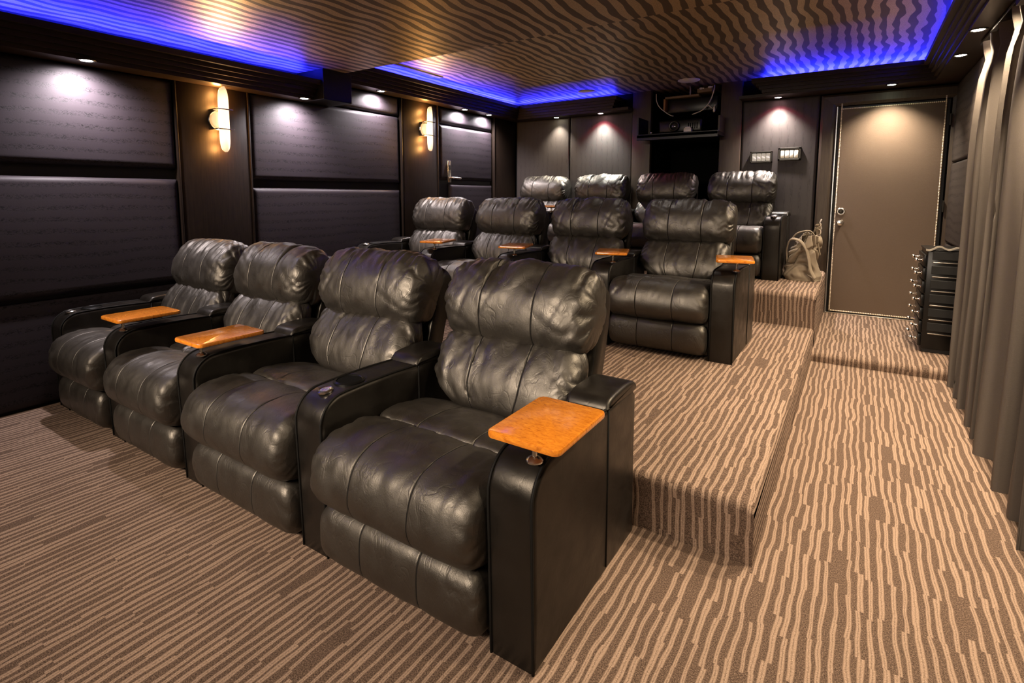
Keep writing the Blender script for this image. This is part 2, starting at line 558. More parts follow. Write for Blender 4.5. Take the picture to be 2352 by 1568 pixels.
# back wall panels, posts
def back_pad(x0, x1, z0, z1, mat=BACKPANEL, depth=.03):
    return pad_grid(B(), *padded(x0, x1, z0, z1, depth, .02), lambda U, V, D: np.stack([U, YB - D, V], -1)).obj('padded_panel', mat, wb, smooth='all')
back_pad(-3.20, -2.425, H2, ZSR)
back_pad(-2.415, -1.61, H2, ZSR)
back_pad(-.435, .255, H2, ZSR)
pil(-1.605, NX0, YB - .06, YB + .02, H2, ZCR, BROWNWOOD, wb, 'post')
pil(NX1, -.44, YB - .06, YB + .02, H2, ZCR, BROWNWOOD, wb, 'post')

# right wall panels beyond the curtain
def right_pad(y0, y1, z0, z1):
    return pad_grid(B(), *padded(y0, y1, z0, z1, .03, .02), lambda U, V, D: np.stack([XR - D, U, V], -1)).obj('padded_panel', RPANEL, wr, smooth='all')
for (z0, z1) in ((.08, .80), (.81, 1.49), (1.50, ZSR)):
    right_pad(3.3, 4.97, z0, z1)

# ceilings
struct(B().box(XL - .1, XR + .1, YSTEP, YB + .85, ZCR, ZCR + .1).obj('ceiling', CEIL), 'rear ceiling papered in wavy gold and brown stripes')
struct(B().box(XL - .1, XR + .1, YF - .1, YSTEP, ZCF, ZCF + .28).obj('ceiling', CEIL), 'lower front ceiling papered in wavy gold and brown stripes')

# stepped cornices: every step is a piece
LIP = .30
STEPS = [(0, .200, 0, .028), (.15, .222, .026, .056), (.17, .244, .054, .084), (.19, .266, .082, .112), (.21, .300, .110, .145)]
def cornice(name, zs, stations_of, label):
    root = B()
    o = None
    for k, (d0, d1, z0, z1) in enumerate(STEPS):
        p = [(d0, zs + z0), (d1, zs + z0), (d1, zs + z1), (d0, zs + z1)]
        bb = B().sweep(p, stations_of)
        if o is None:
            o = struct(bb.obj(name, WOODH), label)
        else:
            bb.obj('cornice_step', WOODH, o)
    return o
RC = -2.0     # end of the rear cornice left of the niche
cornice('trim_1', ZSR, [lambda d, z: (XL + d, YSTEP, z), lambda d, z: (XL + d, YB - d * 1.08, z), lambda d, z: (RC + d, YB - d * 1.08, z), lambda d, z: (RC + d, YB, z)],
        'dark stepped cornice round the rear left corner under the blue cove')
RR = -.0
cornice('trim_2', ZSR, [lambda d, z: (XR - d, YSTEP, z), lambda d, z: (XR - d, YB - d * 1.45, z), lambda d, z: (RR - d, YB - d * 1.45, z), lambda d, z: (RR - d, YB, z)],
        'dark stepped cornice above the door and curtain')
cornice('trim_3', ZSF, [lambda d, z: (XL + d, YF, z), lambda d, z: (XL + d, 1.72, z)], 'dark stepped cornice along the left wall of the lower front ceiling')
cornice('trim_4', ZSF, [lambda d, z: (XR - d, YF, z), lambda d, z: (XR - d, YSTEP, z)], 'dark stepped cornice along the right wall of the lower front ceiling')
# soffit fill between cornice ends and posts
struct(B().box(RC + .18, -1.60, YB - .22, YB, ZSR + .002, ZSR + .03).obj('trim_5', WOODH), 'dark soffit board between rear cornice and niche post')
struct(B().box(-.445, RR - .18, YB - .22, YB, ZSR + .002, ZSR + .03).obj('trim_6', WOODH), 'dark soffit board between niche post and door cornice')
# block that closes the front cornice at the ceiling step
struct(B().rbox(XL, XL + .33, 1.72, 2.0, ZSF - .004, ZCF + .004, .004).obj('trim_7', BLACKGLOSS), 'black block closing the front cornice at the ceiling step')

# blue cove lights: strips lying in the troughs behind the cornice lips
def cove(name, p0, p1, z, energy, label):
    p0, p1 = Vector(p0), Vector(p1)
    L = (p1 - p0).length
    t = (p1 - p0) / L
    n = Vector((-t.y, t.x, 0)) * .008
    v = [(*(p0 + n)[:2], z), (*(p1 + n)[:2], z), (*(p1 - n)[:2], z), (*(p0 - n)[:2], z)]
    v += [(a, b_, z + .006) for a, b_, _ in v]
    o = B().add(v, [(0, 1, 2, 3), (4, 5, 6, 7), (0, 1, 5, 4), (1, 2, 6, 5), (2, 3, 7, 6), (3, 0, 4, 7)]).obj(name, E_LED)
    tag(o, label, 'led strip', 'blue cove strips')
    m = (p0 + p1) / 2
    lamp('AREA', 'cove_lamp', (m.x, m.y, z + .012), energy * L, (.012, .016, 1), shape='RECTANGLE', size=L, size_y=.02).rotation_euler = (PI, 0, math.atan2(t.y, t.x))
    return o
CV = 30
zr, zf = ZSR + .125, ZSF + .125
cove('led_strip', (XL + .12, 2.05, 0), (XL + .12, 4.85, 0), zr + .0, CV, 'blue strip light in the rear left cove above the sconce wall')
cove('led_strip', (XL + .2, 4.86, 0), (-1.75, 4.86, 0), zr, CV, 'blue strip light in the back cove left of the niche')
cove('led_strip', (-.22, 4.86, 0), (1.1, 4.86, 0), zr, CV * 1.5, 'blue strip light in the back cove above the door')
cove('led_strip', (XR - .12, 2.05, 0), (XR - .12, 4.8, 0), zr, CV * 1.5, 'blue strip light in the right cove above the curtain')
cove('led_strip', (XL + .12, -2.5, 0), (XL + .12, 1.68, 0), zf, CV, 'blue strip light in the lower front left cove')

# ------------------------------------------------------------------ doors
d1 = struct(B().box(.40, 1.235, YB - .015, YB + .03, HL, 2.05).obj('door_1', BLACK), 'padded brown door with nailhead border at the end of the aisle')
pad_grid(B(), *padded(.425, 1.215, HL + .02, 2.035, .035, .012, .004), lambda U, V, D: np.stack([U, YB - .012 - D, V], -1)).obj('door_upholstery', DOORFAB, d1, smooth='all')
nails = B()
nl = []
for k in range(150):
    z = HL + .03 + k * (1.97 / 149)
    nl += [(.437, z), (1.203, z)]
for k in range(58):
    x = .437 + k * (.766 / 57)
    nl += [(x, HL + .03), (x, HL + 1.955)]
for x, z in nl:
    M = Matrix.Translation((x, YB - .044, z)) @ Matrix.Rotation(PI / 2, 4, 'X')
    nails.lathe([(.0078, 0), (.0068, .004), (.004, .0065), (.0006, .0075)], 6, M)
o = nails.obj('nailheads', NAIL, d1, smooth='all')
o['kind'] = 'stuff'
tag(o, 'row of small brass nailheads round the door')
o['kind'] = 'stuff'
B().rbox(.396, .409, YB - .05, YB + .0, HL, 2.05, .003).obj('metal_edge', Mat('edge_metal', (.55, .60, .62), .3, 1).m, d1)
B().rbox(.40, 1.24, YB - .06, YB - .01, HL - .002, HL + .014, .004).obj('threshold', CHROME, d1)
M = Matrix.Translation((.483, YB - .047, 1.063)) @ Matrix.Rotation(PI / 2, 4, 'X')
db = B().lathe([(.036, 0), (.036, .010), (.030, .016), (.024, .016), (.024, .006), (.001, .006)], 28, M).obj('deadbolt', CHROME, d1, smooth=True)
B().lathe([(.022, .004), (.022, .010), (.018, .013), (.001, .013)], 20, M).obj('lock_cylinder', STEEL, db, smooth=True)
M = Matrix.Translation((.482, YB - .047, .955)) @ Matrix.Rotation(PI / 2, 4, 'X')
B().lathe([(.032, 0), (.032, .006), (.014, .012), (.013, .030), (.022, .038), (.030, .050), (.030, .060), (.022, .070), (.001, .073)], 24, M).obj('door_knob', CHROME, d1, smooth=True)
for z in (.35, 1.12, 1.87):
    B().rbox(1.232, 1.245, YB - .055, YB - .02, z - .05, z + .05, .003).obj('hinge', STEEL, d1)
# casing with bevelled inner edge
prof = [(0, 0), (0, .035), (.03, .05), (.105, .055), (.125, .045), (.125, 0)]   # (distance outwards, depth)
st = [lambda d, z: (.393 - d, YB - z, 0), lambda d, z: (.393 - d, YB - z, 2.055 + d * .85), lambda d, z: (1.247 + min(d, .05), YB - z, 2.055 + d * .85), lambda d, z: (1.247 + min(d, .05), YB - z, 0)]
struct(B().sweep(prof, st).obj('trim_8', BROWNWOOD), 'dark wooden casing framing the padded door')

# ------------------------------------------------------------------ recliners
def crom(P, n, closed=True):
    P = np.array(P, float)
    N = len(P)
    out = []
    for i in range(N):
        p0, p1, p2, p3 = P[(i - 1) % N], P[i], P[(i + 1) % N], P[(i + 2) % N]
        for t in np.linspace(0, 1, 24, endpoint=False):
            out.append(.5 * ((2 * p1) + (-p0 + p2) * t + (2 * p0 - 5 * p1 + 4 * p2 - p3) * t * t + (-p0 + 3 * p1 - 3 * p2 + p3) * t ** 3))
    out = np.array(out)
    d = np.linalg.norm(np.roll(out, -1, 0) - out, axis=1)
    s = np.concatenate([[0], np.cumsum(d)])
    q = np.linspace(0, s[-1], n, endpoint=False)
    ext = np.vstack([out, out[:1]])
    return np.stack([np.interp(q, s, ext[:, 0]), np.interp(q, s, ext[:, 1])], 1), s[-1]

SEAMS = {}
THREAD = Mat('black_thread', (.004, .0035, .003), .7, spec=.2).m
def cushion(name, prof, width, seed, mat=LEATHER, nT=104, power=7, root=2.2, pucker=.010, pk_w=.10, fold=0., foldw=None, dent=.006, seams=(-.36, .36), chan=.006, endmin=.22, pk_f=17, fold_f=15, diag=0., wz=None):
    P, L = crom(prof, nT)
    # outward normal of the profile
    T = np.roll(P, -1, 0) - np.roll(P, 1, 0)
    T /= np.linalg.norm(T, axis=1)[:, None] + 1e-9
    area = .5 * np.sum(P[:, 0] * np.roll(P[:, 1], -1) - np.roll(P[:, 0], -1) * P[:, 1])
    Nn = np.stack([T[:, 1], -T[:, 0]], 1) * (1 if area > 0 else -1)
    C = P.mean(0)
    base = np.sin(np.linspace(-PI / 2, PI / 2, 64))
    base = .5 * base + .5 * np.linspace(-1, 1, 64)
    extra = [s + k for s in seams for k in (-.022, -.012, -.006, 0, .006, .012, .022)]
    us = np.unique(np.round(np.concatenate([base, extra, [-.985, .985, -.965, .965]]), 4))
    U = us[:, None]
    t = (np.arange(nT) / nT)[None, :]
    tl = t * L
    # periodic coordinate for the noise
    ca, sa = np.cos(2 * PI * t) * L / (2 * PI), np.sin(2 * PI * t) * L / (2 * PI)
    S = (1 - np.abs(us) ** power) ** (1 / root)
    S = endmin + (1 - endmin) * S
    e = 1 - np.abs(U)
    yy, zz = P[None, :, 0], P[None, :, 1]
    D = np.zeros((len(us), nT))
    sd = np.where(U < 0, 0, 50)
    edge = np.exp(-(e / pk_w) ** 1.0)
    D -= pucker * edge * ridge(tl * pk_f + .35 * np.sin(e * 30), sd + U * 1.2, seed) ** 1.5 * np.clip(e / .015, 0.3, 1)
    D -= pucker * .6 * np.exp(-e / (pk_w * 2.4)) * ridge(tl * pk_f * .6 + U * 3, sd + U * 2, seed + 5) ** 2
    D += dent * 1.6 * (fbm(U * 1.8 + ca * 5 + 9, sa * 7 + U * .7, seed + 11) - .5)
    cr = np.clip((ridge(U * 3.2 + ca * 7 + tl * diag * 5 + 20, sa * 9 + U * diag * 4, seed + 21) - .72) / .28, 0, 1) ** 1.5
    D -= dent * .55 * cr * np.clip(noise2(U * 2.5 + 3, tl * 5, seed + 23) * 2 - .5, 0, 1)
    if fold and foldw is not None:
        wv = foldw(U, yy, zz)
        wob_ = (fbm(U * 3, tl * 5, seed + 3) - .5) * 3
        D -= fold * wv * (ridge(U * fold_f + wob_, tl * 1.5 + diag * U * 2, seed + 31) ** 2 * .75 + ridge(U * fold_f * 2.1 + wob_ * 1.5, tl * 2.5, seed + 33) ** 2 * .35) * (.4 + .9 * noise2(U * 3 + 7, tl * 2, seed + 35))
    # channels between seams, and the sewn grooves
    ss = [-1.] + list(seams) + [1.]
    for a, b_ in zip(ss[:-1], ss[1:]):
        k = (U > a) & (U <= b_)
        D += np.where(k, chan * np.sin(PI * np.clip((U - a) / (b_ - a), 0, 1)) ** .7, 0)
    for s_ in seams:
        D -= .0030 * np.exp(-((U - s_) / .007) ** 2)
    Y = C[0] + (yy - C[0]) * S[:, None] + Nn[None, :, 0] * D
    Z = C[1] + (zz - C[1]) * S[:, None] + Nn[None, :, 1] * D
    X = U * width / 2 * (1 if wz is None else wz(yy, zz)) + 0 * Y
    if len(seams):
        for s_ in seams:
            k = int(np.argmin(np.abs(us - s_)))
            SEAMS[name, s_] = B().tube(np.stack([X[k], Y[k], Z[k]], -1)[::2].tolist(), .0028, 6, closed=True).obj('seam', THREAD, None, smooth='all')
    bl = B()
    bl.grid(np.stack([X, Y, Z], -1), cv=True, caps=True)
    return bl.obj(name, mat, None, smooth='all')

PR = {
 'kick_panel': [(.03, .03), (-.02, .035), (-.048, .07), (-.055, .13), (-.045, .195), (-.01, .222), (.04, .20), (.06, .11)],
 'seat_front': [(.03, .215), (-.045, .235), (-.085, .285), (-.092, .345), (-.068, .415), (-.010, .455), (.08, .467), (.17, .455), (.215, .425), (.19, .33), (.10, .24)],
 'seat_pad': [(.205, .435), (.26, .453), (.36, .445), (.47, .42), (.56, .37), (.50, .31), (.30, .30), (.21, .36)],
 'lumbar_cushion': [(.52, .385), (.475, .43), (.475, .50), (.505, .575), (.555, .645), (.615, .685), (.69, .67), (.70, .58), (.64, .45), (.58, .385)],
 'headrest': [(.66, .645), (.595, .672), (.560, .735), (.563, .81), (.590, .885), (.635, .945), (.70, .982), (.775, .975), (.825, .92), (.83, .83), (.79, .72), (.73, .65)],
 'back_shell': [(.62, .12), (.70, .12), (.79, .45), (.89, .80), (.88, .86), (.85, .88), (.80, .84), (.73, .64), (.66, .40)],
}
VAR = []
for k in range(4):
    sd = 100 + 37 * k
    v = {}
    v['kick_panel'] = cushion('kick_panel', PR['kick_panel'], .645, sd + 1, nT=72, power=24, pucker=.012, pk_w=.05, dent=.004, chan=.003, endmin=.45)
    v['seat_front'] = cushion('seat_front', PR['seat_front'],   .655, sd + 2, power=24, pucker=.018, pk_w=.06, dent=.006, chan=.0015, endmin=.42, pk_f=26,
                              fold=.005, foldw=lambda U, y, z: sstep(.30, .42, z) * .8 + .15, fold_f=9)
    v['seat_pad'] = cushion('seat_pad', PR['seat_pad'], .655, sd + 3, nT=72, power=16, pucker=.006, dent=.010, chan=.003, endmin=.5, seams=(-.36, .36), fold=.006, foldw=lambda U, y, z: sstep(.5, .2, y), fold_f=12)
    v['lumbar_cushion'] = cushion('lumbar_cushion', PR['lumbar_cushion'], .635, sd + 4, power=10, pucker=.018, pk_w=.13, pk_f=22, dent=.010, chan=.0015, endmin=.35, diag=.9, wz=lambda y, z: .80 + .20 * sstep(.39, .53, z),
                                  fold=.012, foldw=lambda U, y, z: sstep(.52, .66, z) + .25, fold_f=7)
    v['headrest'] = cushion('headrest', PR['headrest'], .655, sd + 5, power=11, root=2.4, pucker=.022, pk_w=.14, pk_f=25, dent=.008, chan=.0015, endmin=.42, diag=.4,
                            fold=.022, foldw=lambda U, y, z: sstep(.86, .96, z) + .35 * sstep(.70, .66, z) + .14, fold_f=11)
    v['back_shell'] = cushion('back_shell', PR['back_shell'], .60, sd + 6, mat=LEATHER_SMOOTH, nT=60, power=18, pucker=.002, dent=.002, seams=(), chan=0., endmin=.8)
    VAR.append({a: b_.data for a, b_ in v.items()})
    for (nm, _), so in list(SEAMS.items()):
        if so:
            VAR[-1].setdefault(nm + '/seam', []).append(so.data)
            bpy.data.objects.remove(so)
    SEAMS.clear()
    for b_ in v.values():
        bpy.data.objects.remove(b_)

AW, AD, AH = .1417, .70, .555
def prism(bl, prof, x0, x1, r, n=4):
    """profile in (y, z) extruded along x, with rounded rims"""
    P = np.array(prof, float)
    T = np.roll(P, -1, 0) - np.roll(P, 1, 0)
    T /= np.linalg.norm(T, axis=1)[:, None]
    area = .5 * np.sum(P[:, 0] * np.roll(P[:, 1], -1) - np.roll(P[:, 0], -1) * P[:, 1])
    Nn = np.stack([T[:, 1], -T[:, 0]], 1) * (1 if area > 0 else -1)
    st = []
    for k in range(n + 1):
        a = k / n * PI / 2
        st.append((x0 + r * (1 - math.sin(a)), r * (1 - math.cos(PI / 2 - a)) if 0 else r * (1 - math.cos(a)) ))
    left = [(x0 + r * (1 - math.cos(k / n * PI / 2)), r * (1 - math.sin(k / n * PI / 2))) for k in range(n + 1)]
    right = [(x1 - (x - x0), i) for x, i in left[::-1]]
    A = np.array([[(x, p[0] - q[0] * ins, p[1] - q[1] * ins) for p, q in zip(P, Nn)] for x, ins in left + right])
    return bl.grid(A, cv=True, caps=True)

def arm_profile():
    p = [(AD, 0), (.0, 0), (-.004, .15), (-.008, .30), (-.012, .43)]
    for k in range(1, 9):
        a = PI - k / 9 * PI / 2
        p.append((.085 + math.cos(a) * .098, .452 + math.sin(a) * .10))
    p += [(.10, .553), (.20, .556), (.32, .555), (.44, .550)]
    p += [(AD - .03, .55), (AD, .52), (AD, .30)]
    return p[::-1]
ARM_ME = prism(B(), arm_profile(), -AW / 2, AW / 2, .016).obj('arm', LEATHER_SMOOTH, None, smooth=True)
cap = [(.452, .545), (.447, .562), (.462, .578), (.52, .585), (.62, .585), (.685, .570), (.70, .545), (.66, .535)]
CAP_ME = prism(B(), [tuple(p) for p in crom(cap, 40)[0]], -AW / 2 - .004, AW / 2 + .004, .014).obj('arm_pad', LEATHER_SMOOTH, None, smooth=True)
def seam_path(x):
    p = [(x, -.005 * 1, .02)] + [(x, y, z) for y, z in arm_profile()[::-1][1:18]]
    return p
SEAM_ME = B().tube([(0, y, z) for (_, y, z) in seam_path(0)[1:]], .0042, 6).obj('piping', THREAD, None, smooth='all')
VSEAM_ME = B().tube([(0, .452, .02), (0, .452, .30), (0, .45, .545)], .0035, 6).obj('side_seam', THREAD, None, smooth='all')
# tray on its post
def tray_mesh():
    bl = B()
    x0, x1, y0, y1, r, z0, z1 = -.105, .105, -.145, .145, .022, 0, .018
    loop = []
    for cx_, cy_, a0 in ((x1 - r, y1 - r, 0), (x0 + r, y1 - r, 90), (x0 + r, y0 + r, 180), (x1 - r, y0 + r, 270)):
        for k in range(7):
            a = math.radians(a0 + k * 15)
            loop.append((cx_ + r * math.cos(a), cy_ + r * math.sin(a), math.cos(a), math.sin(a)))
    rings = []
    for ins, z in ((.006, 0), (.0015, .002), (0, .006), (0, .012), (.0015, .0165), (.005, .018)):
        rings.append([(x - nx * ins, y - ny * ins, z) for x, y, nx, ny in loop])
    bl.grid(np.array(rings), cv=True, caps=True)
    return bl.obj('tray_table', TRAY, None, smooth=True)
TRAY_ME = tray_mesh()
post = B().lathe([(.022, 0), (.022, .004), (.016, .010), (.007, .014), (.007, .045), (.012, .048), (.012, .052)], 18).obj('tray_post', CHROME, None, smooth=True)
bra = B().rbox(-.045, .045, -.03, .03, .049, .056, .003).obj('tray_bracket', BLACK, None)
# cup holder and recliner button on an arm top
cup = B().lathe([(.054, -.001), (.054, .006), (.047, .010), (.044, .008), (.043, -.0), (.001, -.0)], 32).obj('cup_holder', BLACKGLOSS, None, smooth=True)
cupi = B().lathe([(.0425, .0005), (.0425, .0065), (.001, .0065)], 32).obj('cup_well', VOID, None)
btn = B().lathe([(.027, -.001), (.027, .004), (.023, .007), (.021, .0055), (.010, .006), (.001, .0075)], 24).obj('recline_button', CHROME, None, smooth=True)
basem = B().rbox(-.328, .328, .03, .69, .02, .30, .01).obj('base', LEATHER_SMOOTH, None)
PROTO = dict(arm=ARM_ME, arm_pad=CAP_ME, piping=SEAM_ME, side_seam=VSEAM_ME, tray_table=TRAY_ME, tray_post=post, tray_bracket=bra, cup_holder=cup, cup_well=cupi, recline_button=btn, base=basem)
PM = {k: o.data for k, o in PROTO.items()}
for o in PROTO.values():
    bpy.data.objects.remove(o)

def add_arm(root, x, tray, lab=None):
    a = inst(PM['arm'], 'arm', root, (x, 0, 0))
    if lab:
        a['label'] = lab
    inst(PM['arm_pad'], 'arm_pad', a)
    for sg in (-1, 1):
        inst(PM['piping'], 'piping', a, (sg * (AW / 2 - .006), 0, 0))
        inst(PM['side_seam'], 'side_seam', a, (sg * AW / 2, 0, 0))
    if not tray:
        inst(PM['cup_holder'], 'cup_holder', a, (0, .165, .553))
        inst(PM['cup_well'], 'cup_well', a, (0, .165, .553))
        inst(PM['recline_button'], 'recline_button', a, (0, .062, .551), (.12, 0, 0))
    if tray:
        t = inst(PM['tray_table'], 'tray_table', root, (x + .035, .125 + tray[0], .607), (0, 0, tray[1]))
        t['label'] = 'glossy orange burl wood tray on a metal post'
        inst(PM['tray_post'], 'tray_post', t, (.01, -.09 - .0, -.054))
        inst(PM['tray_bracket'], 'tray_bracket', t, (.0, -.04, -.056))

def recliner(org, xa, xb, var, tray, first, label, group, dz):
    """xa, xb: centres of the arms at either side"""
    xc_ = (xa + xb) / 2
    root = thing('theatre_recliner', label, 'recliner', (org[0] + xc_, org[1], org[2]), 0, group)
    V = VAR[var]
    sx = (xb - xa - AW) / .658
    inst(PM['base'], 'base', root).scale = (sx, 1, 1)
    for nm in ('kick_panel', 'seat_front', 'seat_pad', 'lumbar_cushion', 'headrest', 'back_shell'):
        o = inst(V[nm], nm, root)
        k = sx if nm in ('kick_panel', 'seat_front', 'seat_pad') else .5 + .5 * min(sx, 1)
        o.scale = (k, 1, 1)
        if nm + '/seam' in V:
            for sm_ in V[nm + '/seam']:
                inst(sm_, 'seam', o)
        if nm == 'headrest':
            o.location = (0, 0, dz)
    add_arm(root, xb - xc_, tray)
    if first:
        add_arm(root, xa - xc_, None)
    return root
def row(org, arms, trays, labels, group, order, dz):
    for i in range(4):
        recliner(org, arms[i], arms[i + 1], order[i], trays[i], i == 0, labels[i], group, dz[i])
T = lambda dy=0., a=0.: (dy, a)
row((0, 0, 0), [-3.131, -2.42, -1.68, -.872, -.071], [T(), T(), None, T()], [
    'black leather recliner in the front row standing closest to the dark padded wall',
    'black leather recliner in the front row with a wooden tray at each side',
    'black leather recliner in the front row beside the bare cup holder arm and silver button',
    'large black leather recliner ending the front row beside the aisle, largest in the photo'],
    'front row of recliners', [0, 1, 2, 3], [-.04, -.025, -.02, -.02])
row((.05, 2.22, H1), [-.071 - k * .778 for k in (4, 3, 2, 1, 0)], [T(.0, .25), T(0, .3), T(0, .3), T(0, .2)], [
    'black leather recliner in the middle row nearest the sconce wall',
    'black leather recliner second from the sconce wall in the middle row',
    'black leather recliner in the middle row, one seat in from the aisle recliner',
    'black leather recliner at the aisle end of the middle row, whole front in view'],
    'middle row of recliners', [2, 0, 3, 1], [0, 0, 0, 0])
row((.08, 4.02, H2), [-.071 - k * .752 for k in (4, 3, 2, 1, 0)], [T(0, .3), None, None, None], [
    'black leather recliner of the back row in the rear corner by the padded side door',
    'black leather recliner of the back row below the rose spotlight, headrest lit pale',
    'black leather recliner of the back row in front of the left niche post',
    'black leather recliner at the aisle end of the back row beside the khaki bag'],
    'back row of recliners', [1, 3, 2, 0], [0, 0, 0, 0])

# ------------------------------------------------------------------ downlights
TRIM = B().lathe([(.040, 0), (.046, -.002), (.044, -.006), (.036, -.006), (.033, 0)], 28).obj('trim_ring', STEEL, None, smooth=True)
GLOW = {}
for k, m in (('w', E_SPOT), ('o', E_WARM), ('r', E_RED), ('g', E_GREEN), ('y', E_YEL)):
    GLOW[k] = B().lathe([(.031, -.002), (.026, -.005), (.001, -.006)], 24).obj('bulb', m, None)
def downlight(x, y, z, kind, energy, col, label, size=2.6, aim=(0, 0), halo=None):
    t = thing('downlight', label, 'ceiling light', (x, y, z), 0, 'recessed soffit downlights')
    inst(TRIM.data, 'trim_ring', t)
    inst(GLOW[kind].data, 'bulb', t)
    lamp('SPOT', 'downlight_lamp', (0, 0, -.014), energy, col, t, spot_size=size, spot_blend=1.0, shadow_soft_size=.02, target=(aim[0], aim[1], -1))
    if halo:
        lamp('SPOT', 'downlight_lamp', (0, 0, -.014), halo[1], halo[0], t, spot_size=size + .35, spot_blend=.3, shadow_soft_size=.018, target=(aim[0], aim[1], -1))
COOL = (1.0, .90, .95)
DL = 100
downlight(-3.06, .21, ZSF, 'w', DL * 1.05, COOL, 'white downlight in the front left soffit left of the first sconce', aim=(-.28, 0))
downlight(-3.06, 1.63, ZSF, 'w', DL * 1.05, COOL, 'white downlight in the left soffit beside the ceiling step block', aim=(-.28, 0))
downlight(-3.12, 2.50, ZSR, 'w', DL * 1.05, COOL, 'white downlight in the rear soffit just beyond the step block', aim=(-.28, 0))
downlight(-3.13, 3.77, ZSR, 'w', DL * 1.05, COOL, 'white downlight in the rear soffit right of the second sconce', aim=(-.28, 0))
downlight(-3.13, 4.24, ZSR, 'w', DL * 1.05, COOL, 'white downlight in the left soffit nearest the rear corner', aim=(-.28, 0))
downlight(-2.56, 4.88, ZSR, 'y', DL * .8, (1, .90, .74), 'yellowish downlight over the left seam of the back wall', size=1.7)
downlight(-1.97, 4.87, ZSR, 'r', DL * 1.4, (.95, 1, .92), 'rose downlight over the back wall left of the projector niche', size=1.7, halo=((1, .12, .2), 10))
downlight(-.10, 4.87, ZSR, 'r', DL * 1.6, (1, .90, .84), 'rose downlight over the two wall switches', size=1.8, halo=((1, .15, .25), 6))
downlight(.80, 4.74, ZSR, 'g', DL * 1.35, (1, .86, .66), 'greenish downlight over the padded door', size=2.0, aim=(0, .05))
downlight(1.14, 3.12, ZSR, 'o', DL * 1.5, WARM, 'warm downlight in the right soffit nearer the curtain front', aim=(-.12, 0), size=2.0)
downlight(1.145, 3.80, ZSR, 'o', DL * 1.3, WARM, 'warm downlight in the right soffit near the door', aim=(-.12, 0), size=2.0)
for o in [TRIM] + list(GLOW.values()):
    bpy.data.objects.remove(o)

# ------------------------------------------------------------------ wall sconces
def sconce(y, zc, label):
    x0 = XL + .055
    t = thing('wall_sconce', label, 'wall lamp', (x0, y, zc), 0, 'warm glass wall sconces')
    A = []
    nz, na = 30, 12
    for i in range(nz + 1):
        v = -1 + 2 * i / nz
        hw = .036 * (1 - abs(v) ** 6) ** .5 + .001
        A.append([(.085 + .030 * math.cos((k / na - .5) * PI) - .006, math.sin((k / na - .5) * PI) * hw, v * .225) for k in range(na + 1)] +
                 [(.085 + .024 * math.cos((k / na - .5) * PI) - .006, math.sin((k / na - .5) * PI) * max(hw - .005, .0008), v * .225) for k in range(na, -1, -1)])
    B().grid(np.array(A), cv=True, caps=True).obj('glass_shade', E_SCONCE, t, smooth='all')
    M = Matrix.Rotation(PI / 2, 4, 'Y')
    hub = B().lathe([(.070, 0), (.070, .006), (.066, .012), (.03, .016), (.001, .016)], 28, M).obj('back_plate', CHROME, t, smooth=True)
    bowl = B().lathe([(.060, .030), (.057, .048), (.044, .062), (.020, .070), (.001, .071)], 28, M).obj('centre_bowl', E_BOWL, t, smooth='all')
    for z in (-.068, .068):
        B().rbox(.0, .118, -.060, .050, z - .004, z + .004, .002).obj('clip', CHROME, t)
    for k in range(5):
        lamp('POINT', 'sconce_lamp', (.046, -.012, -.19 + .095 * k), 4.0, (1, .48, .13), t, shadow_soft_size=.03)
    lamp('SPOT', 'sconce_lamp', (.135, 0, .10), 18.0, (1, .62, .28), t, shadow_soft_size=.05, spot_size=2.2, spot_blend=.8, target=(.9, 0, .9))
sconce(1.02, 1.745, 'lit glass sconce on the nearer dark pilaster of the left wall')
sconce(3.18, 1.90, 'lit glass sconce on the farther dark pilaster of the left wall')

# ------------------------------------------------------------------ switches
def switch(x0, x1, z0, z1, depth, frame, mat, label, group):
    t = thing('wall_switch', label, 'switch', ((x0 + x1) / 2, YB - .036, (z0 + z1) / 2), 0, group)
    hw, hz = (x1 - x0) / 2, (z1 - z0) / 2
    b = B()
    b.rbox(-hw, hw, -depth, .008, hz - frame, hz, .004).rbox(-hw, hw, -depth, .008, -hz, -hz + frame, .004)
    b.rbox(-hw, -hw + frame, -depth, .008, -hz, hz, .004).rbox(hw - frame, hw, -depth, .008, -hz, hz, .004)
    b.obj('frame', STEEL, t)
    B().box(-hw + frame * .5, hw - frame * .5, -depth * .5, .006, -hz + frame * .5, hz - frame * .5).obj('back_plate', BLACK, t)
    bw = (2 * hw - 2 * frame) / 4
    for k in range(4):
        xa = -hw + frame + k * bw
        B().rbox(xa + .003, xa + bw - .003, -depth * .9, -depth * .4, -hz + frame + .004, hz - frame - .004, .003).obj('button', mat, t, smooth=True)
    return t
switch(-.335, -.132, 1.545, 1.66, .055, .016, E_CREAM, 'four cream switch buttons in the deeper box nearer the niche', None)
switch(-.085, .12, 1.56, 1.69, .022, .022, E_AMBER, 'four amber lit switch buttons in a dark frame nearer the door', None)

